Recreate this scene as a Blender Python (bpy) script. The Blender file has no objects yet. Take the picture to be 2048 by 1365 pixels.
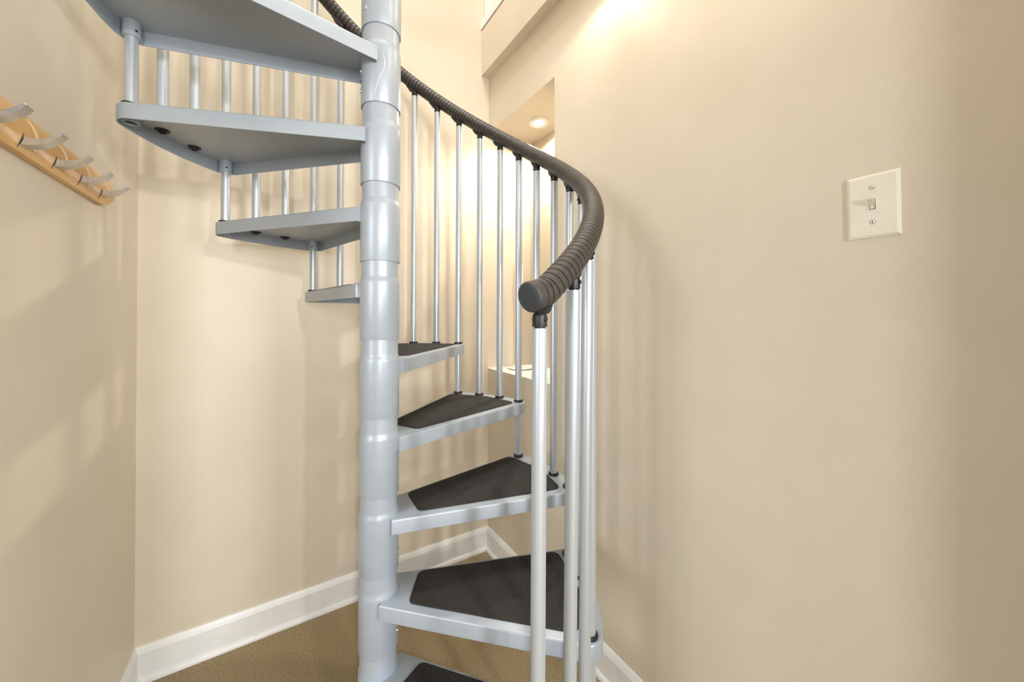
import bpy, bmesh, math, random
from mathutils import Vector, Matrix

scene = bpy.context.scene
COL = scene.collection
PI = math.pi
random.seed(4)

# ------------------------------------------------------------------ place constants
CAM_H = 1.32                         # camera height
E1 = (0.849, 0.528)                  # room axes seen in camera axes
def W(xc, yc):                       # camera-aligned plan -> room plan
    return (xc*E1[0] + yc*E1[1], -xc*E1[1] + yc*E1[0])
AX, AY = W(-0.3562, 1.0522)          # stair axis
RB = 0.5942                          # baluster circle radius
DJ = math.radians(29.87/3)           # angle between balusters
YAW = math.atan2(E1[1], E1[0])
TH0 = 1.3045 - YAW
RISE = 0.22
ZT5 = -0.1304 + CAM_H
XL, YB, XR = -0.4255, 1.799, 1.02    # wall planes
Y_JAMB, Z_HEAD, X_ALC, Z_LEDGE = 1.2215, 2.3587, 1.315, 1.018
Z_SOFF, Z_FASC, Z_TRIM, X_FASC = 2.665, 2.92, 2.968, 0.97
Y_REAR = -0.30

def th(j): return TH0 - j*DJ
def bal_xy(j, r=RB):
    a = th(j); return (AX + r*math.cos(a), AY + r*math.sin(a))
def tread_z(k):
    off = {7: -0.008, 8: -0.014, 9: -0.015}.get(k, 0.0)
    return ZT5 + (k-5)*RISE + off
def rail_top(j): return CAM_H + 0.8425 - j*RISE/3 + 0.0016*max(0, j-3)       # top of the aluminium tube

# ------------------------------------------------------------------ materials
def srgb(r, g, b):
    f = lambda c: (c/255/12.92 if c/255 <= 0.04045 else ((c/255+0.055)/1.055)**2.4)
    return (f(r), f(g), f(b), 1)

def new_mat(name):
    m = bpy.data.materials.new(name); m.use_nodes = True
    nt = m.node_tree; bs = nt.nodes['Principled BSDF']
    return m, nt, bs

def noise_mat(name, c1, c2, scale, rough, metal=0.0, bump=0.0, bscale=None, detail=3, spec=0.5, ramp=(0.35, 0.65), stretch=None, bdist=0.002):
    m, nt, bs = new_mat(name)
    tc = nt.nodes.new('ShaderNodeTexCoord')
    src = tc.outputs['Object']
    if stretch:
        mp = nt.nodes.new('ShaderNodeMapping'); mp.inputs['Scale'].default_value = stretch
        nt.links.new(src, mp.inputs['Vector']); src = mp.outputs['Vector']
    n = nt.nodes.new('ShaderNodeTexNoise'); n.inputs['Scale'].default_value = scale; n.inputs['Detail'].default_value = detail
    nt.links.new(src, n.inputs['Vector'])
    r = nt.nodes.new('ShaderNodeValToRGB')
    r.color_ramp.elements[0].position = ramp[0]; r.color_ramp.elements[0].color = c1
    r.color_ramp.elements[1].position = ramp[1]; r.color_ramp.elements[1].color = c2
    nt.links.new(n.outputs['Fac'], r.inputs['Fac'])
    nt.links.new(r.outputs['Color'], bs.inputs['Base Color'])
    bs.inputs['Roughness'].default_value = rough
    bs.inputs['Metallic'].default_value = metal
    bs.inputs['Specular IOR Level'].default_value = spec
    if bump:
        n2 = nt.nodes.new('ShaderNodeTexNoise'); n2.inputs['Scale'].default_value = bscale or scale; n2.inputs['Detail'].default_value = 4
        nt.links.new(src, n2.inputs['Vector'])
        b = nt.nodes.new('ShaderNodeBump'); b.inputs['Strength'].default_value = bump; b.inputs['Distance'].default_value = bdist
        nt.links.new(n2.outputs['Fac'], b.inputs['Height']); nt.links.new(b.outputs['Normal'], bs.inputs['Normal'])
    return m

M = {}
M['wall'] = noise_mat('cream_wall_paint', srgb(216, 205, 186), srgb(219, 208, 190), 6, 0.45, bump=0.16, bscale=190, spec=0.35, bdist=0.0015)
M['ceiling'] = noise_mat('ceiling_paint', srgb(232, 222, 204), srgb(236, 227, 210), 6, 0.7, bump=0.1, bscale=160)
M['trim'] = noise_mat('white_trim_paint', srgb(232, 232, 230), srgb(240, 240, 238), 9, 0.35, bump=0.05, bscale=60)
M['dark'] = noise_mat('dark_gap', srgb(52, 44, 38), srgb(60, 50, 42), 20, 0.8)
M['steel'] = noise_mat('silver_powder_coat', srgb(169, 178, 188), srgb(172, 181, 191), 30, 0.38, metal=0.2)
M['alu'] = noise_mat('satin_aluminium', srgb(198, 206, 214), srgb(204, 212, 220), 40, 0.36, metal=0.6, stretch=(1, 1, 0.03))
M['black'] = noise_mat('black_plastic', srgb(24, 25, 27), srgb(32, 33, 35), 60, 0.42)
M['run'] = noise_mat('pale_paint_run', srgb(196, 201, 206), srgb(204, 209, 214), 30, 0.5)
M['hole'] = noise_mat('hole_shade_and_groove', srgb(12, 12, 13), srgb(18, 18, 18), 60, 0.7)  # near-black: painted shade in holes, also the dark coil grooves
M['screw'] = noise_mat('zinc_screw', srgb(190, 190, 190), srgb(205, 205, 203), 60, 0.3, metal=0.8)
M['plate'] = noise_mat('ivory_plastic', srgb(232, 228, 212), srgb(236, 232, 217), 12, 0.35)
M['toggle'] = noise_mat('ivory_toggle', srgb(222, 212, 182), srgb(236, 231, 215), 30, 0.35)
M['white'] = noise_mat('white_paint', srgb(238, 236, 230), srgb(244, 242, 237), 12, 0.4)
M['ceramic'] = noise_mat('white_ceramic', srgb(240, 237, 228), srgb(246, 243, 236), 12, 0.25)
M['hook'] = noise_mat('brushed_nickel', srgb(186, 183, 177), srgb(198, 195, 189), 120, 0.34, metal=1.0, stretch=(1, 0.1, 1))
M['wood'] = noise_mat('honey_maple', srgb(204, 152, 80), srgb(234, 194, 132), 16, 0.38, bump=0.05, bscale=50, stretch=(1, 0.12, 1), detail=6)
M['wood_pale'] = noise_mat('pale_maple_edge', srgb(226, 200, 152), srgb(236, 212, 170), 30, 0.4)
M['mat'] = noise_mat('rubber_backed_mat', srgb(26, 26, 26), srgb(64, 61, 59), 520, 0.8, bump=0.9, bscale=520, spec=0.35, bdist=0.002)
M['carpet'] = noise_mat('tan_carpet', srgb(128, 110, 80), srgb(206, 188, 152), 300, 0.95, bump=1.0, bscale=300, spec=0.1, bdist=0.006, detail=5)

# handrail vinyl: brown black with pale flecks
m, nt, bs = new_mat('speckled_vinyl')
tc = nt.nodes.new('ShaderNodeTexCoord')
n1 = nt.nodes.new('ShaderNodeTexNoise'); n1.inputs['Scale'].default_value = 800; n1.inputs['Detail'].default_value = 5; n1.inputs['Roughness'].default_value = 0.7
nt.links.new(tc.outputs['Object'], n1.inputs['Vector'])
r1 = nt.nodes.new('ShaderNodeValToRGB')
r1.color_ramp.elements[0].position = 0.43; r1.color_ramp.elements[0].color = srgb(20, 19, 19)
r1.color_ramp.elements[1].position = 0.66; r1.color_ramp.elements[1].color = srgb(88, 77, 68)
nt.links.new(n1.outputs['Fac'], r1.inputs['Fac']); nt.links.new(r1.outputs['Color'], bs.inputs['Base Color'])
bs.inputs['Roughness'].default_value = 0.34; bs.inputs['Metallic'].default_value = 0.0; bs.inputs['Specular IOR Level'].default_value = 0.6
bp = nt.nodes.new('ShaderNodeBump'); bp.inputs['Strength'].default_value = 0.8; bp.inputs['Distance'].default_value = 0.001
nt.links.new(n1.outputs['Fac'], bp.inputs['Height']); nt.links.new(bp.outputs['Normal'], bs.inputs['Normal'])
M['vinyl'] = m
M['cap'] = noise_mat('pebbled_cap', srgb(36, 39, 43), srgb(70, 74, 80), 1100, 0.36, bump=0.6, bscale=1100, bdist=0.001)

def emit_mat(name, col, s):
    m, nt, bs = new_mat(name)
    bs.inputs['Base Color'].default_value = (0.9, 0.9, 0.9, 1)
    bs.inputs['Emission Color'].default_value = col; bs.inputs['Emission Strength'].default_value = s
    return m
M['bulb'] = emit_mat('lit_bulb', (1, 0.93, 0.8, 1), 12)

# ------------------------------------------------------------------ mesh helpers
def finish(name, bm, mat, parent=None, sharp=35, smooth=True, world=None):
    bmesh.ops.recalc_face_normals(bm, faces=bm.faces[:])
    for e in bm.edges:
        if len(e.link_faces) == 2:
            e.smooth = e.calc_face_angle(0) < math.radians(sharp)
    for f in bm.faces: f.smooth = smooth
    me = bpy.data.meshes.new(name); bm.to_mesh(me); bm.free()
    mats = mat if isinstance(mat, (list, tuple)) else [mat]
    for x in mats: me.materials.append(x)
    o = bpy.data.objects.new(name, me); COL.objects.link(o)
    if parent is not None: o.parent = parent
    return o

def tag(o, label=None, cat=None, group=None, kind=None):
    if label: o['label'] = label
    if cat: o['category'] = cat
    if group: o['group'] = group
    if kind: o['kind'] = kind
    return o

def empty(name, loc=(0, 0, 0), rz=0):
    o = bpy.data.objects.new(name, None); COL.objects.link(o)
    o.empty_display_size = 0.05; o.location = loc; o.rotation_euler = (0, 0, rz)
    return o

def box(bm, x0, x1, y0, y1, z0, z1):
    vs = [bm.verts.new((x, y, z)) for z in (z0, z1) for y in (y0, y1) for x in (x0, x1)]
    for f in ((0, 1, 3, 2), (4, 6, 7, 5), (0, 4, 5, 1), (2, 3, 7, 6), (0, 2, 6, 4), (1, 5, 7, 3)):
        bm.faces.new([vs[i] for i in f])
    return vs

def bevel_box(bm, x0, x1, y0, y1, z0, z1, b=0.003, seg=2):
    t = bmesh.new(); box(t, x0, x1, y0, y1, z0, z1)
    bmesh.ops.bevel(t, geom=t.edges[:], offset=b, segments=seg, profile=0.5, affect='EDGES')
    merge(bm, t)

def merge(bm, t, mtx=None, mat_index=None):
    mp = {}
    for v in t.verts:
        mp[v] = bm.verts.new(mtx @ v.co if mtx else v.co)
    for f in t.faces:
        try:
            nf = bm.faces.new([mp[v] for v in f.verts])
            nf.material_index = f.material_index if mat_index is None else mat_index
        except ValueError: pass
    t.free()

def lathe(bm, prof, seg=32, mtx=None, cap=True, mat_index=0):
    """prof: list of (r, z)"""
    rings = []
    for r, z in prof:
        ring = []
        if r < 1e-6:
            ring = [bm.verts.new((0, 0, z))]
        else:
            for i in range(seg):
                a = 2*PI*i/seg
                ring.append(bm.verts.new((r*math.cos(a), r*math.sin(a), z)))
        rings.append(ring)
    fs = []
    for a, b in zip(rings, rings[1:]):
        if len(a) == 1 and len(b) == 1: continue
        for i in range(seg):
            k = (i+1) % seg
            if len(a) == 1: fs.append(bm.faces.new((a[0], b[i], b[k])))
            elif len(b) == 1: fs.append(bm.faces.new((a[i], a[k], b[0])))
            else: fs.append(bm.faces.new((a[i], a[k], b[k], b[i])))
    if cap:
        for ring in (rings[0], rings[-1]):
            if len(ring) > 2: fs.append(bm.faces.new(ring))
    for f in fs: f.material_index = mat_index
    if mtx is not None:
        for ring in rings:
            for v in ring: v.co = mtx @ v.co
    return rings

def sweep(bm, pts, radii, ups, seg=20, cap=True):
    """round sweep along pts"""
    rings = []
    n = len(pts)
    for i in range(n):
        a = pts[max(i-1, 0)]; b = pts[min(i+1, n-1)]
        t = (b-a).normalized()
        s = t.cross(ups[i]).normalized(); u = s.cross(t).normalized()
        rings.append([bm.verts.new(pts[i] + radii[i]*(math.cos(2*PI*q/seg)*s + math.sin(2*PI*q/seg)*u)) for q in range(seg)])
    for a, b in zip(rings, rings[1:]):
        for i in range(seg):
            k = (i+1) % seg
            bm.faces.new((a[i], a[k], b[k], b[i]))
    if cap:
        bm.faces.new(rings[0]); bm.faces.new(list(reversed(rings[-1])))
    return rings

def prism_y(bm, prof, y0, y1):
    """extrude an (x,z) profile along y"""
    a = [bm.verts.new((x, y0, z)) for x, z in prof]; b = [bm.verts.new((x, y1, z)) for x, z in prof]
    n = len(prof)
    for i in range(n):
        k = (i+1) % n
        bm.faces.new((a[i], a[k], b[k], b[i]))
    bm.faces.new(a); bm.faces.new(list(reversed(b)))

# ================================================================== SETTING
def structure(name, bm, mat, smooth=False):
    o = finish(name, bm, mat, smooth=smooth); o['kind'] = 'structure'; return o

T = 0.10
H_TOP = 4.6
bm = bmesh.new(); box(bm, -4.2, 2.6, -4.2, YB+T, -0.10, 0.0); structure('floor', bm, M['carpet'])
bm = bmesh.new()                                               # left wall; unseen doorway added so side light reaches the right wall
box(bm, XL-T, XL, 0.86, YB+T, 0.0, H_TOP); box(bm, XL-T, XL, Y_REAR, 0.86, 2.05, H_TOP); box(bm, XL-T, XL, Y_REAR, -0.066, 0.0, 2.05)
structure('wall_left', bm, M['wall'])
bm = bmesh.new(); box(bm, XL, 2.6, YB, YB+T, 0.0, H_TOP); structure('wall_back', bm, M['wall'])
# right wall with its recessed alcove: one continuous skin with the alcove's inside faces
bm = bmesh.new()
box(bm, XR, X_ALC+T, Y_REAR, Y_JAMB, 0.0, Z_SOFF)              # solid length beside the hall
box(bm, XR, X_ALC+T, Y_JAMB, YB, 0.0, Z_LEDGE-0.004)           # low wall below the ledge
box(bm, XR, X_ALC+T, Y_JAMB, YB, Z_HEAD, Z_SOFF)               # header
box(bm, X_ALC, X_ALC+T, Y_JAMB, YB, Z_LEDGE-0.004, Z_HEAD)     # alcove's far side
structure('wall_right', bm, M['wall'])
bm = bmesh.new(); box(bm, XR, X_ALC, Y_JAMB, YB, Z_LEDGE-0.004, Z_LEDGE)
structure('trim_1', bm, M['trim'])
# edge of the upper floor with its dropped face and white cap board
bm = bmesh.new(); box(bm, X_FASC, 2.6, Y_REAR, YB, Z_SOFF, Z_FASC); structure('trim_2', bm, M['wall'])
bm = bmesh.new(); box(bm, X_FASC+0.004, 2.6, Y_REAR, YB, Z_FASC, Z_FASC+0.006); structure('trim_3', bm, M['dark'])
bm = bmesh.new(); box(bm, X_FASC-0.004, X_FASC+0.13, Y_REAR, YB, Z_FASC+0.006, Z_TRIM); structure('trim_4', bm, M['trim'])
# hall ceiling behind the stair well, ceiling of the upper floor
bm = bmesh.new(); box(bm, XL, X_FASC, Y_REAR, 0.40, Z_SOFF, Z_FASC); box(bm, 0.62, X_FASC, 0.40, 0.92, Z_SOFF, Z_FASC)
structure('ceiling', bm, M['ceiling'])
bm = bmesh.new(); box(bm, XL-T, 2.6, Y_REAR-T, YB+T, H_TOP, H_TOP+0.1); structure('ceiling_upper', bm, M['ceiling'])
bm = bmesh.new(); box(bm, 2.5, 2.6, Y_REAR, YB, Z_FASC, H_TOP); structure('wall_upper', bm, M['wall'])
# unseen rear wall; jamb added to shade the near end of right wall
bm = bmesh.new()
box(bm, XL-T, 2.6, Y_REAR-T, Y_REAR, 2.25, H_TOP)
box(bm, 0.82, 2.6, Y_REAR-T, Y_REAR, 0.0, 2.25)
structure('wall_rear_blocker', bm, M['wall'])

# baseboards with bevelled top and quarter-round shoe
BBH, BBT = 0.127, 0.013
def base_profile():
    p = [(0, 0), (0.023, 0), (0.023, 0.006), (0.0215, 0.013), (0.018, 0.018), (BBT, 0.021), (BBT, BBH-0.022), (BBT-0.002, BBH-0.018), (BBT-0.004, BBH-0.006), (BBT-0.008, BBH), (0, BBH)]
    return p
def baseboard(name, plane, axis, a0, a1, mitre0=0, mitre1=0):
    """runs along y (axis='y') off x=plane, or along x; profile leans into the room"""
    bm = bmesh.new(); A = []; B = []
    for d, z in base_profile():
        s0 = a0 + mitre0*d; s1 = a1 - mitre1*d
        if axis == 'yl':   A.append((plane+d, s0, z)); B.append((plane+d, s1, z))
        elif axis == 'yr': A.append((plane-d, s0, z)); B.append((plane-d, s1, z))
        else:              A.append((s0, plane-d, z)); B.append((s1, plane-d, z))
    A = [bm.verts.new(v) for v in A]; B = [bm.verts.new(v) for v in B]
    n = len(A)
    for i in range(n):
        k = (i+1) % n; bm.faces.new((A[i], A[k], B[k], B[i]))
    bm.faces.new(A); bm.faces.new(list(reversed(B)))
    o = finish(name, bm, M['trim'], sharp=25); o['kind'] = 'structure'
baseboard('baseboard_left', XL, 'yl', 0.86, YB, 0, 1)
baseboard('baseboard_back', YB, 'x', XL, XR, 1, 1)
baseboard('baseboard_right', XR, 'yr', Y_REAR, YB, 0, 1)

# ================================================================== SPIRAL STAIR
stair = empty('spiral_staircase', (AX, AY, 0))
tag(stair, 'silver spiral staircase with dark tread mats and a black coiled handrail', 'staircase')

# ---- centre column sleeves
SEAM0 = 0.8099 + CAM_H
def sleeve_bm(z0, h):
    bm = bmesh.new(); r, n = 0.0547, 0.0508
    prof = [(n, z0+0.004), (n+0.0012, z0), (r-0.0006, z0), (r, z0+0.0012), (r, z0+0.158)]
    for i in range(1, 8):
        t = i/8; prof.append((r - (r-n)*(0.5-0.5*math.cos(PI*t)), z0+0.158+0.022*t))
    prof += [(n, z0+0.180), (n, z0+h)]
    lathe(bm, prof, 64, cap=False)
    return bm
# sleeve i hangs under seam i-1; its wide foot ends at seam i
def add_bolt(parent, ang, z, kind):
    bm = bmesh.new()
    mtx = Matrix.Rotation(ang, 4, 'Z') @ Matrix.Translation((0.0545, 0, z)) @ Matrix.Rotation(PI/2, 4, 'Y')
    if kind == 'bolt':
        lathe(bm, [(0.0055, -0.002), (0.0055, 0.0015), (0.0045, 0.003), (0.0028, 0.003), (0.0026, 0.0012), (0, 0.001)], 18, mtx)
        finish('screw', bm, M['screw'], parent)
    else:
        lathe(bm, [(0.0036, -0.002), (0.0036, 0.0006), (0, 0.0006)], 18, mtx)
        finish('screw_hole', bm, M['hole'], parent)
def tread_mid(k): return th(3*(5-k)-1.5)
for i in range(-1, 9):
    z0 = SEAM0 - i*RISE
    bm = sleeve_bm(z0, 0.226)
    o = finish('column_sleeve', bm, M['steel'], stair, sharp=50)
    k = 10 - (i+1)                      # tread fixed to this sleeve
    if 2 <= k+0 <= 10:
        zt = ZT5 + (k-5)*RISE
        # fixings sit on the sleeve just under its tread
        a = tread_mid(k)
        if k >= 2:
            add_bolt(o, a, zt-0.062, 'bolt'); add_bolt(o, a, zt-0.090, 'hole'); add_bolt(o, a, zt-0.118, 'bolt')
# pale paint run down the sleeve above the third tread from the top
def col_pt(ang, z, r=0.0549): return Vector((r*math.cos(ang), r*math.sin(ang), z))
run = [(0.10, 0.137), (0.22, 0.118), (0.20, 0.095), (0.05, 0.075), (-0.12, 0.050), (-0.22, 0.032), (-0.20, 0.008)]
face_ang = math.atan2(-AY, -AX) - 0.05
bm = bmesh.new(); prev = None
for i, (da, dz) in enumerate(run):
    wv = 0.0016 if 0 < i < len(run)-1 else 0.0008
    row = [bm.verts.new(col_pt(face_ang + da + w_, SEAM0 - RISE + dz, rr_)) for w_, rr_ in ((-wv/0.055, 0.0546), (0, 0.0551), (wv/0.055, 0.0546))]
    if prev:
        for q in range(2): bm.faces.new((prev[q], prev[q+1], row[q+1], row[q]))
    prev = row
sleeves = [o for o in stair.children if o.name.startswith('column_sleeve')]
finish('paint_run', bm, M['run'], sleeves[2])
zb = SEAM0 - 8*RISE
bm = bmesh.new()
lathe(bm, [(0.0508, zb+0.004), (0.0508, zb-0.04), (0.0547, zb-0.06), (0.0547, 0.012), (0.11, 0.012), (0.112, 0.009), (0.112, 0.0)], 64)
finish('column_base', bm, M['steel'], stair, sharp=40)

# ---- treads
RO = 0.624
def tread_outline(w0=0.0580, sl=0.2205, rin=0.022, ro=RO, cr=0.042, narc=14, dev=0.0):
    """outline in tread axes: x outward from the column, y towards the rear edge"""
    # circle corner tangent to the side line and the outer arc
    pts = []
    ln = math.hypot(1, sl)
    # centre of the corner circle: distance cr inside the side line and at radius ro-cr
    lo, hi = 0.3, ro
    for _ in range(60):
        mx = (lo+hi)/2; my = w0 + sl*mx - cr*ln
        if math.hypot(mx, my) < ro-cr: lo = mx
        else: hi = mx
    cx, cy = mx, my
    a_side = math.atan2(1/ln, -sl/ln)       # normal of rear side
    a_arc = math.atan2(cy, cx)
    half = [(rin, w0 + sl*rin)]
    for s in range(1, 5):
        x = rin + (cx + cr*math.cos(a_side) - rin)*s/5
        half.append((x, w0+sl*x))
    for s in range(13):
        a = a_side + (a_arc-a_side)*s/12
        half.append((cx+cr*math.cos(a), cy+cr*math.sin(a)))
    for s in range(1, narc//2+1):
        a = a_arc*(1-s/(narc//2))
        half.append((ro*math.cos(a), ro*math.sin(a)))
    rear = half
    front = [(x, -y) for x, y in reversed(half[:-1])]
    return rear + front                      # starts at rear inner, ends at front inner

def offset_poly(p, d):
    n = len(p); out = []
    for i in range(n):
        a, b, c = Vector(p[i-1]), Vector(p[i]), Vector(p[(i+1) % n])
        e1 = (b-a).normalized(); e2 = (c-b).normalized()
        n1 = Vector((e1.y, -e1.x)); n2 = Vector((e2.y, -e2.x))
        nn = (n1+n2)
        if nn.length < 1e-6: nn = n1
        nn.normalize(); k = 1/max(0.5, nn.dot(n1))
        out.append(tuple(b + nn*d*k))
    return out

FL = 0.041
def tread_bm():
    bm = bmesh.new(); p = tread_outline()
    # polygon runs clockwise seen from above (rear -> outer -> front): inward offset is +d with this normal
    rings = []
    for d, z in ((0.0045, 0), (0.0022, -0.0005), (0.0007, -0.002), (0, -0.0045), (0, -FL+0.001), (0.0006, -FL), (0.0028, -FL), (0.0028, -0.005)):
        q = offset_poly(p, d)
        rings.append([bm.verts.new((x, y, z)) for x, y in q])
    n = len(p)
    for a, b in zip(rings, rings[1:]):
        for i in range(n):
            k = (i+1) % n
            bm.faces.new((a[i], a[k], b[k], b[i]))
    bm.faces.new(rings[0]); bm.faces.new(rings[-1])
    return bm

def mat_bm():
    bm = bmesh.new()
    # corners of the mat, x outward, y rear(+)
    c = [(0.100, 0.0690), (0.540, 0.165), (0.578, 0.0), (0.548, -0.150), (0.100, -0.055)]
    r = [0.022, 0.030, 0.6, 0.030, 0.022]
    pts = []
    n = len(c)
    for i in range(n):
        a, b, d = Vector(c[i-1]), Vector(c[i]), Vector(c[(i+1) % n])
        if r[i] > 0.5:
            # gentle outward bow of the outer edge
            pts += [tuple(b)]; continue
        u = (a-b).normalized(); v = (d-b).normalized()
        ang = u.angle(v); t = r[i]/math.tan(ang/2)
        p0 = b+u*t; p1 = b+v*t
        for s in range(9):
            q = s/8
            pts.append(tuple(p0*(1-q)**2 + b*2*q*(1-q) + p1*q*q))
    rings = []
    for d, z in ((0, 0.0002), (0, 0.0022), (0.001, 0.0031), (0.004, 0.0034)):
        q = offset_poly(pts, d); rings.append([bm.verts.new((x, y, z)) for x, y in q])
    m = len(pts)
    for a, b in zip(rings, rings[1:]):
        for i in range(m):
            k = (i+1) % m; bm.faces.new((a[i], a[k], b[k], b[i]))
    bm.faces.new(rings[-1]); bm.faces.new(rings[0])
    return bm

def tube_bm(ro, ri, z0, z1, mtx, seg=28):
    bm = bmesh.new()
    lathe(bm, [(ri, z1), (ro-0.0006, z1), (ro, z1-0.0006), (ro, z0+0.001), (ro-0.001, z0), (ri, z0), (ri, z1)], seg, mtx, cap=False)
    return bm

tread_me = finish('stair_tread', tread_bm(), M['steel'], sharp=30)
mat_me = finish('tread_mat', mat_bm(), M['mat'], sharp=50)
def local_bal(q):                       # q = -1.5 rear corner ... +1.5 front corner
    a = -q*DJ; return (RB*math.cos(a), RB*math.sin(a))
fx, fy = local_bal(1.5); rx, ry = local_bal(-1.5)
front_me = finish('baluster_socket', tube_bm(0.0172, 0.0133, -FL-0.003, -0.004, Matrix.Translation((fx, fy, 0))), M['steel'])
bm = tube_bm(0.0166, 0.0148, -FL+0.001, -0.004, Matrix.Translation((rx, ry, 0)))
rear_me = finish('baluster_socket', bm, M['steel'])
bm = bmesh.new(); lathe(bm, [(0.0147, -0.033), (0.0147, -0.006)], 24, Matrix.Translation((rx, ry, 0)))  # dark fill painting the shade inside the open rear socket
rear_shade_me = finish('socket_shade', bm, M['hole'])
bm = bmesh.new(); lathe(bm, [(0.0028, -0.001), (0.0028, 0.0005), (0, 0.0005)], 14, Matrix.Translation((fx-0.017*0.72, fy+0.017*0.69, -0.030)) @ Matrix.Rotation(math.radians(136), 4, 'Z') @ Matrix.Rotation(PI/2, 4, 'Y'))
setscrew_me = finish('set_screw', bm, M['hole'])
plug_mes = []
for q in (-0.5, 0.5):
    x, y = local_bal(q); bm = bmesh.new()
    lathe(bm, [(0.0165, -0.005), (0.0165, -0.0072), (0.0148, -0.0086), (0.0092, -0.0086), (0.0082, -0.0135), (0.0058, -0.0135), (0.0050, -0.0075), (0, -0.0075)], 24, Matrix.Translation((x, y, 0)))
    plug_mes.append(finish('tread_plug', bm, M['black']))
proto = [mat_me, front_me, rear_me, rear_shade_me, setscrew_me] + plug_mes
for k in range(1, 10):
    t = tread_me if k == 1 else tread_me.copy()
    if k > 1: COL.objects.link(t)
    t.parent = stair
    t.location = (0, 0, tread_z(k)); t.rotation_euler = (0, 0, tread_mid(k))
    for c in proto:
        d = c if k == 1 else c.copy()
        if k > 1: COL.objects.link(d)
        d.parent = t

# ---- balusters, collars, brackets
def cam_shift(j):
    """small lean measured on the free-standing front balusters: (dx at top, dx at foot) in metres across the view"""
    return {10: (0.0036, -0.0028), 11: (0.0066, -0.0015), 12: (-0.0018, -0.0058), 7: (0.004, 0.0), 6: (0.003, 0.0), 4: (-0.004, -0.003), 3: (-0.003, -0.001)}.get(j, (0, 0))
RX = Vector((E1[0], -E1[1], 0))        # camera right in the room
rail_h = 0.057
def rail_pt(j):
    x, y = bal_xy(j); z = rail_top(j)+rail_h
    if j > 11.9: z += 0.042*(j-11.9)                     # the run levels off at its free end
    a = min(max((j-5)/2, 0), 1)*min(max((12.2-j)/1.5, 0), 1)
    return Vector((x-AX, y-AY, z)) + RX*0.005*a
for j in range(-12, 13):
    x, y = bal_xy(j); x -= AX; y -= AY
    k_low = 5 - math.ceil(j/3)          # tread under the foot
    if j % 3 == 0:
        k_top = 5 - j//3                # tread whose front corner it passes
        k_low = k_top - 1
    ztop = rail_top(j)
    zlow = tread_z(k_low) if k_low >= 1 else 0.0
    dt, df = cam_shift(j)
    top = Vector((x, y, ztop)) + RX*dt; low = Vector((x, y, zlow)) + RX*df
    bm = bmesh.new()
    n = 6
    pts = [low.lerp(top, s/n) for s in range(n+1)]
    sweep(bm, pts, [0.0131]*(n+1), [Vector((1, 0, 0))]*(n+1), 28)
    o = finish('baluster', bm, M['alu'], stair, sharp=40)
    cz = [zlow] if k_low >= 1 else []
    if j % 3 == 0 and k_top <= 9: cz.append(tread_z(k_top))
    for z in cz:
        f = (z-zlow)/(ztop-zlow); c = low.lerp(top, f)
        bm = bmesh.new()
        lathe(bm, [(0.0132, 0), (0.0182, 0), (0.0186, 0.0025), (0.0186, 0.0055), (0.0176, 0.0085), (0.0132, 0.0092)], 28, Matrix.Translation((c.x, c.y, z)), cap=False)
        finish('collar_ring', bm, M['black'], o)
    # bracket: cup, fork and saddle plate under the rail
    bm = bmesh.new()
    z = ztop
    lathe(bm, [(0.0095, -0.004), (0.0095, 0.003), (0.0128, 0.003), (0.0131, 0.0045), (0.0131, 0.019)] +
          [(0.0131*math.cos(q*PI/12), 0.019+0.0131*math.sin(q*PI/12)) for q in range(1, 6)] + [(0, 0.0321)], 28, Matrix.Translation((top.x, top.y, z)))
    # saddle following the rail
    tg = (rail_pt(j-0.1)-rail_pt(j+0.1)).normalized()
    c = rail_pt(j)
    side = tg.cross(Vector((0, 0, 1))).normalized(); up = side.cross(tg).normalized()
    rr = 0.0268
    prev = None
    for s in range(13):
        u = -0.024 + 0.048*s/12
        cc = rail_pt(j - u/0.1267)
        wdt = 0.0105*math.sqrt(max(0.05, 1-(abs(u)/0.026)**4))
        th_ = 0.004 + 0.006*max(0, 1-(abs(u)/0.016)**2)
        ring = [bm.verts.new(cc - up*(rr-0.002) + side*wdt), bm.verts.new(cc - up*(rr+th_) + side*wdt*0.7),
                bm.verts.new(cc - up*(rr+th_) - side*wdt*0.7), bm.verts.new(cc - up*(rr-0.002) - side*wdt)]
        if prev:
            for q in range(4):
                bm.faces.new((prev[q], prev[(q+1) % 4], ring[(q+1) % 4], ring[q]))
        else: bm.faces.new(ring)
        prev = ring
    bm.faces.new(prev)
    # pivot pin on both cheeks
    for sg in (-1, 1):
        lathe(bm, [(0.0042, 0), (0.0042, 0.0018), (0.003, 0.0024), (0, 0.0024)], 14,
              Matrix.Translation(Vector((top.x, top.y, z+0.016)) + side*sg*0.0128) @ Vector((0, 0, 1)).rotation_difference(side*sg).to_matrix().to_4x4())
    finish('rail_bracket', bm, M['black'], o, sharp=40)

# ---- handrail: coiled vinyl on a helix
JEND, JTOP = 12.10, -12.6
pitch = 0.0158
step_len = 0.1267
L = (JEND-JTOP)*step_len
pts = []; rad = []; ups = []
R0, RG = 0.0262, 0.0238
s = 0.0
samples = []
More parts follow.
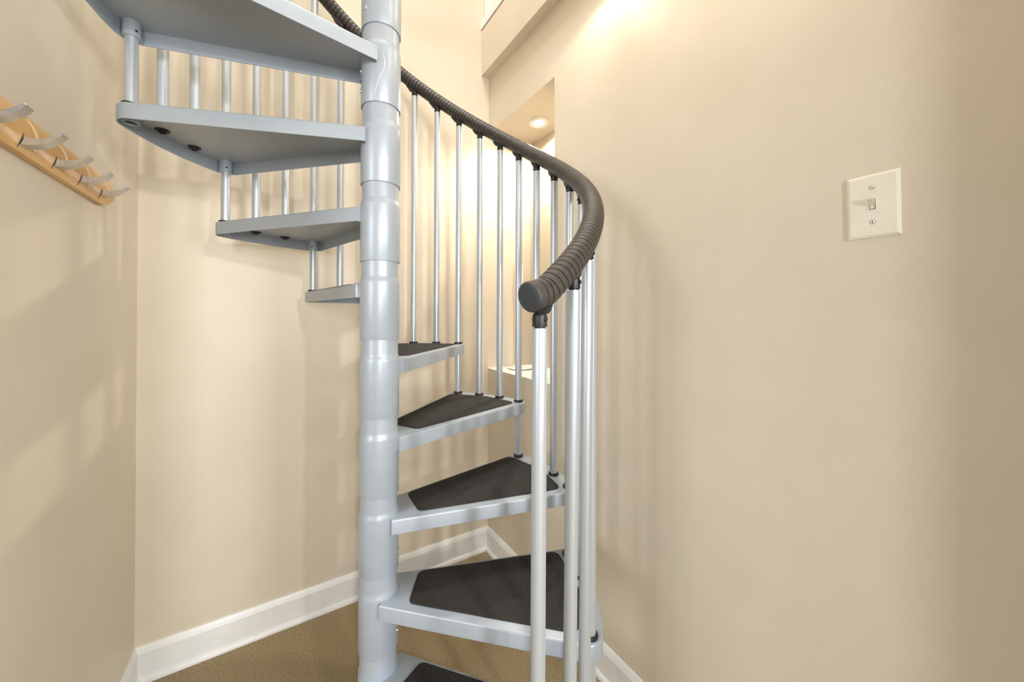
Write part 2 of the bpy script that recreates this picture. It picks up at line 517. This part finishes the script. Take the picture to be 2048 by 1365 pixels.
# near end: plain length of cap first
nring = int(L/pitch)
for q in range(nring):
    b = q*pitch
    for f, r in ((0.0, RG), (0.07, RG), (0.10, R0-0.0004), (0.18, R0), (0.5, R0+0.0001), (0.88, R0), (0.97, R0-0.0004)):
        samples.append((b+f*pitch, r))
for sl, r in samples:
    j = JEND - sl/step_len
    p = rail_pt(j); pts.append(p); rad.append(r); ups.append(Vector((0, 0, 1)))
bm = bmesh.new(); rings = sweep(bm, pts, rad, ups, 28)
gset = {v for ring, r in zip(rings, rad) if r == RG for v in ring}
for f in bm.faces:
    if any(v in gset for v in f.verts) and len(f.verts) == 4: f.material_index = 1
rail = finish('handrail', bm, [M['vinyl'], M['hole']], stair, sharp=25)
rail['label'] = 'black-brown coiled vinyl handrail'
# end cap
bm = bmesh.new(); pts = []; rad = []
for sl, r in ((-0.001, 0.0264), (-0.012, 0.0270), (-0.0205, 0.0271), (-0.0235, 0.0266), (-0.0256, 0.0252), (-0.0268, 0.0232), (-0.0276, 0.016), (-0.0279, 0.004)):
    pts.append(rail_pt(JEND - sl/step_len)); rad.append(r)
rings = sweep(bm, pts, rad, [Vector((0, 0, 1))]*len(pts), 32)
face = {v for ring, r in zip(rings, rad) if r < 0.0268 for v in ring[:]} - set(rings[0])
for f in bm.faces: f.material_index = 1 if all(v in face for v in f.verts) else 0
finish('end_cap', bm, [M['vinyl'], M['cap']], rail, sharp=45)

# ================================================================== COAT RACK on the left wall
RY0, RY1, RZ0, RZ1 = 0.872, 1.492, 1.622, 1.697
rack = empty('coat_rack', (XL, 1.10, 1.655))
tag(rack, 'honey-coloured wooden coat rack with curved metal hooks on the left wall', 'coat rack')
def rack_x(z):                        # face of the board off the wall at height z
    t = (z-RZ0)/(RZ1-RZ0); t = min(max(t, 0), 1)
    return 0.009 + 0.0165*math.sin(PI*(0.12+0.72*t))**1.0
def rack_end(z):
    t = (z-RZ0)/(RZ1-RZ0); t = min(max(t, 0), 1)
    return 1.452 + 0.046*math.sin(PI*min(1, t*0.86))**0.8
bm = bmesh.new()
nz = 14; ny = 2
rows = []
for a in range(nz+1):
    z = RZ0 + (RZ1-RZ0)*a/nz
    ye = rack_end(z)
    cols = [(RY0, rack_x(z)), (ye-0.012, rack_x(z)), (ye-0.004, rack_x(z)-0.0015), (ye, rack_x(z)-0.006), (ye, 0.001)]
    rows.append([bm.verts.new((x, y-1.10, z-1.655)) for y, x in cols] + [bm.verts.new((0.001, RY0-1.10, z-1.655))])
for a, b in zip(rows, rows[1:]):
    n = len(a)
    for q in range(n):
        k = (q+1) % n; bm.faces.new((a[q], a[k], b[k], b[q]))
bm.faces.new(rows[0]); bm.faces.new(rows[-1])
finish('backboard', bm, M['wood'], rack, sharp=40)
def smooth_prof(p, n=4):                 # Catmull-Rom through the profile points
    out = []
    for i in range(len(p)-1):
        a, b, c, d = p[max(i-1, 0)], p[i], p[i+1], p[min(i+2, len(p)-1)]
        for q in range(n):
            t = q/n
            out.append(tuple(0.5*((2*b[k]) + (c[k]-a[k])*t + (2*a[k]-5*b[k]+4*c[k]-d[k])*t*t + (3*b[k]-a[k]-3*c[k]+d[k])*t**3) for k in (0, 1)))
    return out + [p[-1]]
up_prof = [(0.012, 1.6480), (0.030, 1.6472), (0.042, 1.6478), (0.051, 1.6510), (0.0605, 1.6574), (0.0665, 1.6632), (0.0707, 1.6680)]
lo_prof = [(0.012, 1.6320), (0.026, 1.6328), (0.039, 1.6355), (0.051, 1.6410), (0.0605, 1.6485), (0.0680, 1.6570), (0.0742, 1.6655)]
up_prof = smooth_prof(up_prof); lo_prof = smooth_prof(lo_prof)
HOOKS = (0.920, 1.040, 1.159, 1.277, 1.397)
def arc_strip(bm, cy, cz, r, w, a0, a1, n, lift):
    prev = None
    for q in range(n+1):
        a = a0+(a1-a0)*q/n; row = []
        ww = w*math.sin(PI*min(max(q/n, 0.06), 0.94))**0.5
        for rr_, dx in ((r-ww, -0.001), (r-ww*0.5, lift), (r+ww*0.5, lift), (r+ww, -0.001)):
            y = cy+rr_*math.cos(a); z = cz+rr_*math.sin(a)
            row.append(bm.verts.new((rack_x(z)+dx, y-1.10, z-1.655)))
        if prev:
            for c in range(3): bm.faces.new((prev[c], prev[c+1], row[c+1], row[c]))
        prev = row
for h in HOOKS:
    hb = bmesh.new()
    dz = (h-1.04)*0.016
    prof = [(x, z-1.655+dz) for x, z in lo_prof] + [(x, z-1.655+dz) for x, z in reversed(up_prof)]
    prism_y(hb, prof, h-1.10, h-1.10+0.0225)
    bmesh.ops.bevel(hb, geom=[e for e in hb.edges if abs(e.verts[0].co.y-e.verts[1].co.y) < 1e-6], offset=0.0006, segments=1, affect='EDGES')
    hk = finish('coat_hook', hb, M['hook'], rack, sharp=30)
    hb = bmesh.new(); arc_strip(hb, h+0.006, 1.652, 0.039, 0.0062, math.radians(-26), math.radians(72), 16, 0.0011)
    finish('carved_arc', hb, M['wood_pale'], rack, sharp=60)
    hb = bmesh.new(); arc_strip(hb, h+0.0885, 1.641, 0.090, 0.0008, math.radians(171.5), math.radians(189), 10, 0.0008)
    finish('hook_slot', hb, M['dark'], rack, sharp=60)

# ================================================================== LIGHT SWITCH on the right wall
sw = empty('light_switch', (XR, 0.2274, 1.5424))
tag(sw, 'ivory toggle light switch plate on the right wall', 'light switch')
sw.rotation_euler = (math.radians(-0.8), 0, 0)
bm = bmesh.new()
hw, hh = 0.0390, 0.0642
rings = []
for d, x in ((0, 0.0), (0, -0.0022), (0.0012, -0.0036), (0.0050, -0.0056), (0.0056, -0.0057)):
    rings.append([bm.verts.new((x, sy*(hw-d), sz*(hh-d))) for sy, sz in ((-1, -1), (1, -1), (1, 1), (-1, 1))])
for a, b in zip(rings, rings[1:]):
    for q in range(4): bm.faces.new((a[q], a[(q+1) % 4], b[(q+1) % 4], b[q]))
bm.faces.new(rings[0]); bm.faces.new(rings[-1])
finish('switch_plate', bm, M['plate'], sw, sharp=20, smooth=False)
# raised collar round the toggle, its dark slot and the lever (flipped up)
bm = bmesh.new()
for y0, y1, z0, z1 in ((-0.0066, -0.0046, -0.0125, 0.0125), (0.0046, 0.0066, -0.0125, 0.0125), (-0.0046, 0.0046, 0.0107, 0.0125), (-0.0046, 0.0046, -0.0125, -0.0107)):
    box(bm, -0.0064, -0.005, y0, y1, z0+0.003, z1+0.003)
finish('toggle_frame', bm, M['plate'], sw, smooth=False)
bm = bmesh.new(); box(bm, -0.0059, -0.005, -0.0046, 0.0046, -0.0077, 0.0137); finish('toggle_slot', bm, M['dark'], sw, smooth=False)
bm = bmesh.new()
prof = [(-0.0058, -0.0065), (-0.0064, -0.0065), (-0.0075, 0.001), (-0.0175, 0.0105), (-0.0168, 0.0150), (-0.0130, 0.0152), (-0.0058, 0.0125)]
prism_y(bm, prof, -0.0038, 0.0038)
bmesh.ops.bevel(bm, geom=bm.edges[:], offset=0.0006, segments=2, affect='EDGES')
finish('toggle_lever', bm, M['toggle'], sw, sharp=40)
for z in (0.0364, -0.0330):
    bm = bmesh.new(); mtx = Matrix.Translation((-0.0056, 0, z)) @ Matrix.Rotation(-PI/2, 4, 'Y')
    lathe(bm, [(0.0046, 0), (0.0046, 0.0003), (0.0041, 0.0003)], 24, mtx, cap=False, mat_index=1)
    lathe(bm, [(0.0041, 0), (0.0041, 0.0008), (0.003, 0.0013), (0, 0.0014)], 24, mtx, mat_index=0)
    t = bmesh.new(); box(t, -0.0031, 0.0031, -0.0005, 0.0005, 0.0012, 0.00155)
    merge(bm, t, mtx @ Matrix.Rotation(math.radians(60 if z > 0 else 10), 4, 'Z'), mat_index=1)
    finish('plate_screw', bm, [M['plate'], M['dark']], sw, sharp=40)

# ================================================================== ALCOVE: recessed lamp and candlestick
LX, LY = 1.190, 1.556
lamp = empty('recessed_light', (LX, LY, Z_HEAD))
tag(lamp, 'round recessed downlight glowing in the alcove ceiling behind the stair', 'ceiling light')
bm = bmesh.new()
lathe(bm, [(0.022, -0.0012), (0.028, -0.002), (0.030, -0.006), (0.0335, -0.006), (0.035, -0.0025), (0.037, -0.006), (0.040, -0.007), (0.042, -0.005), (0.045, -0.005), (0.047, -0.008), (0.051, -0.008), (0.054, -0.003), (0.054, 0.0)], 48, cap=False)
finish('trim_ring', bm, M['white'], lamp, sharp=30)
bm = bmesh.new()
lathe(bm, [(0.0, -0.013)] + [(0.024*math.sin(q*PI/16), -0.013+0.011*(1-math.cos(q*PI/16))) for q in range(1, 9)], 32)
finish('bulb', bm, M['bulb'], lamp)

CX, CY = 1.1585, 1.6787
can = empty('candlestick', (CX, CY, Z_LEDGE))
tag(can, 'white candlestick with a pale candle on the alcove ledge behind the balusters', 'candlestick')
bm = bmesh.new()
lathe(bm, [(0, 0), (0.040, 0), (0.066, 0.004), (0.071, 0.009), (0.069, 0.0105), (0.060, 0.0075), (0.050, 0.0060), (0.047, 0.0085), (0.043, 0.0062), (0.020, 0.006), (0.010, 0.012), (0.0065, 0.03), (0.006, 0.20), (0.0085, 0.215), (0.006, 0.23),
           (0.006, 0.36), (0.012, 0.375), (0.019, 0.385), (0.020, 0.398), (0.0, 0.398)], 40)
finish('holder', bm, M['ceramic'], can, sharp=45)
bm = bmesh.new()
lathe(bm, [(0, 0.396), (0.0160, 0.396), (0.0160, 0.575), (0.0148, 0.580), (0.011, 0.580), (0, 0.577)], 28)
finish('candle', bm, M['ceramic'], can, sharp=40)
bm = bmesh.new()
lathe(bm, [(0, 0.577), (0.004, 0.578), (0.0068, 0.587), (0.0060, 0.597), (0.003, 0.609), (0, 0.622)], 20, Matrix.Shear('XY', 4, (0.0, 0.0)))
finish('flame_tip', bm, M['ceramic'], can)

# ================================================================== UPPER FLOOR guard rail (only its feet show)
for q, y in enumerate((1.765, 1.655, 1.545, 1.435, 1.325)):
    bm = bmesh.new()
    w_ = 0.030 if q == 0 else 0.016
    bevel_box(bm, -w_, w_, -w_, w_, 0, 0.95, 0.003)
    o = finish('railing_post', bm, M['white'], None, smooth=False)
    o.location = (X_FASC+0.045, y, Z_TRIM)
    if q == 0: tag(o, 'thick white railing post at the upper floor edge in the corner', 'railing post')
    else: tag(o, 'slim white railing post standing on the upper floor edge', 'railing post', 'slim white posts along the upper floor edge')

# ================================================================== LIGHTS
def light(name, kind, loc, energy, color, size=0.1, rot=None, **kw):
    d = bpy.data.lights.new(name, kind); d.energy = energy; d.color = color
    if kind == 'AREA': d.size = size
    elif kind in ('POINT', 'SPOT'): d.shadow_soft_size = size
    for k, v in kw.items(): setattr(d, k, v)
    o = bpy.data.objects.new(name, d); COL.objects.link(o); o.location = loc
    if rot: o.rotation_euler = rot
    return o
def aim(o, target):
    o.rotation_euler = (Vector(target)-o.location).to_track_quat('-Z', 'Y').to_euler()
WARM = (1.0, 0.90, 0.76)
light('alcove_lamp', 'SPOT', (LX, LY, Z_HEAD-0.03), 30, WARM, 0.026, (0, 0, 0), spot_size=math.radians(165), spot_blend=0.6)
light('wall_downlight', 'SPOT', (0.955, 0.845, 2.55), 0.7, WARM, 0.02, (0, 0, 0), spot_size=math.radians(165), spot_blend=0.6)
light('wall_downlight_throw', 'SPOT', (0.86, 0.90, 2.50), 2.0, WARM, 0.022, (0, 0, 0), spot_size=math.radians(172), spot_blend=0.3)  # added lamp, split off the wall downlight to carry its streaks
light('hall_downlight', 'POINT', (0.69, 0.45, 2.45), 3.4, (1.0, 0.94, 0.84), 0.03)
light('room_lamp', 'POINT', (0.55, -1.6, 1.95), 76, (1.0, 0.95, 0.87), 0.05)
light('upper_lamp', 'AREA', (0.35, 0.9, 4.5), 46, (1.0, 1.0, 0.98), 0.6, (0, 0, 0))
o = light('rear_fill', 'AREA', (1.6, -2.6, 1.6), 68, (0.95, 0.98, 1.0), 0.8, shape='RECTANGLE', size_y=1.2); aim(o, (-0.2, 1.0, 1.2))  # added daylight fill to brighten the left wall
o = light('rear_edge_light', 'AREA', (-0.615, -3.6, 1.5), 92, (0.96, 0.98, 1.0), 0.28, shape='RECTANGLE', size_y=1.2); aim(o, (0.9, 0.8, 1.0))  # added unseen source; past the jamb it draws the right wall's shade edge
o = light('side_fill', 'AREA', (-3.2, -0.5, 1.7), 46, (0.96, 0.98, 1.0), 0.9, shape='RECTANGLE', size_y=1.6); aim(o, (1.0, 0.7, 1.3))  # added fill through the side doorway for the right wall

w = bpy.data.worlds.new('world'); scene.world = w; w.use_nodes = True
w.node_tree.nodes['Background'].inputs['Color'].default_value = (0.97, 0.99, 1.0, 1)
w.node_tree.nodes['Background'].inputs['Strength'].default_value = 0.4

# ================================================================== CAMERA
cd = bpy.data.cameras.new('camera'); cam = bpy.data.objects.new('camera', cd); COL.objects.link(cam)
cd.sensor_fit = 'HORIZONTAL'; cd.sensor_width = 36
cd.lens = 726.85/2048*36
cd.shift_x = (1024-1005.98)/2048; cd.shift_y = (626.36-682.5)/2048
cd.clip_start = 0.02
p, ro = 0.0054, 0.0034
F = Vector((E1[1]*math.cos(p), E1[0]*math.cos(p), math.sin(p))).normalized()
R = Vector((E1[0], -E1[1], 0)).normalized(); U = R.cross(F)
mt = Matrix(((R.x, U.x, -F.x), (R.y, U.y, -F.y), (R.z, U.z, -F.z))) @ Matrix.Rotation(ro, 3, 'Z')
cam.matrix_world = Matrix.Translation((0, 0, CAM_H)) @ mt.to_4x4()
scene.camera = cam
vs = scene.view_settings
vs.view_transform = 'Standard'; vs.look = 'None'; vs.gamma = 1; vs.use_curve_mapping = False; vs.exposure = 0.09
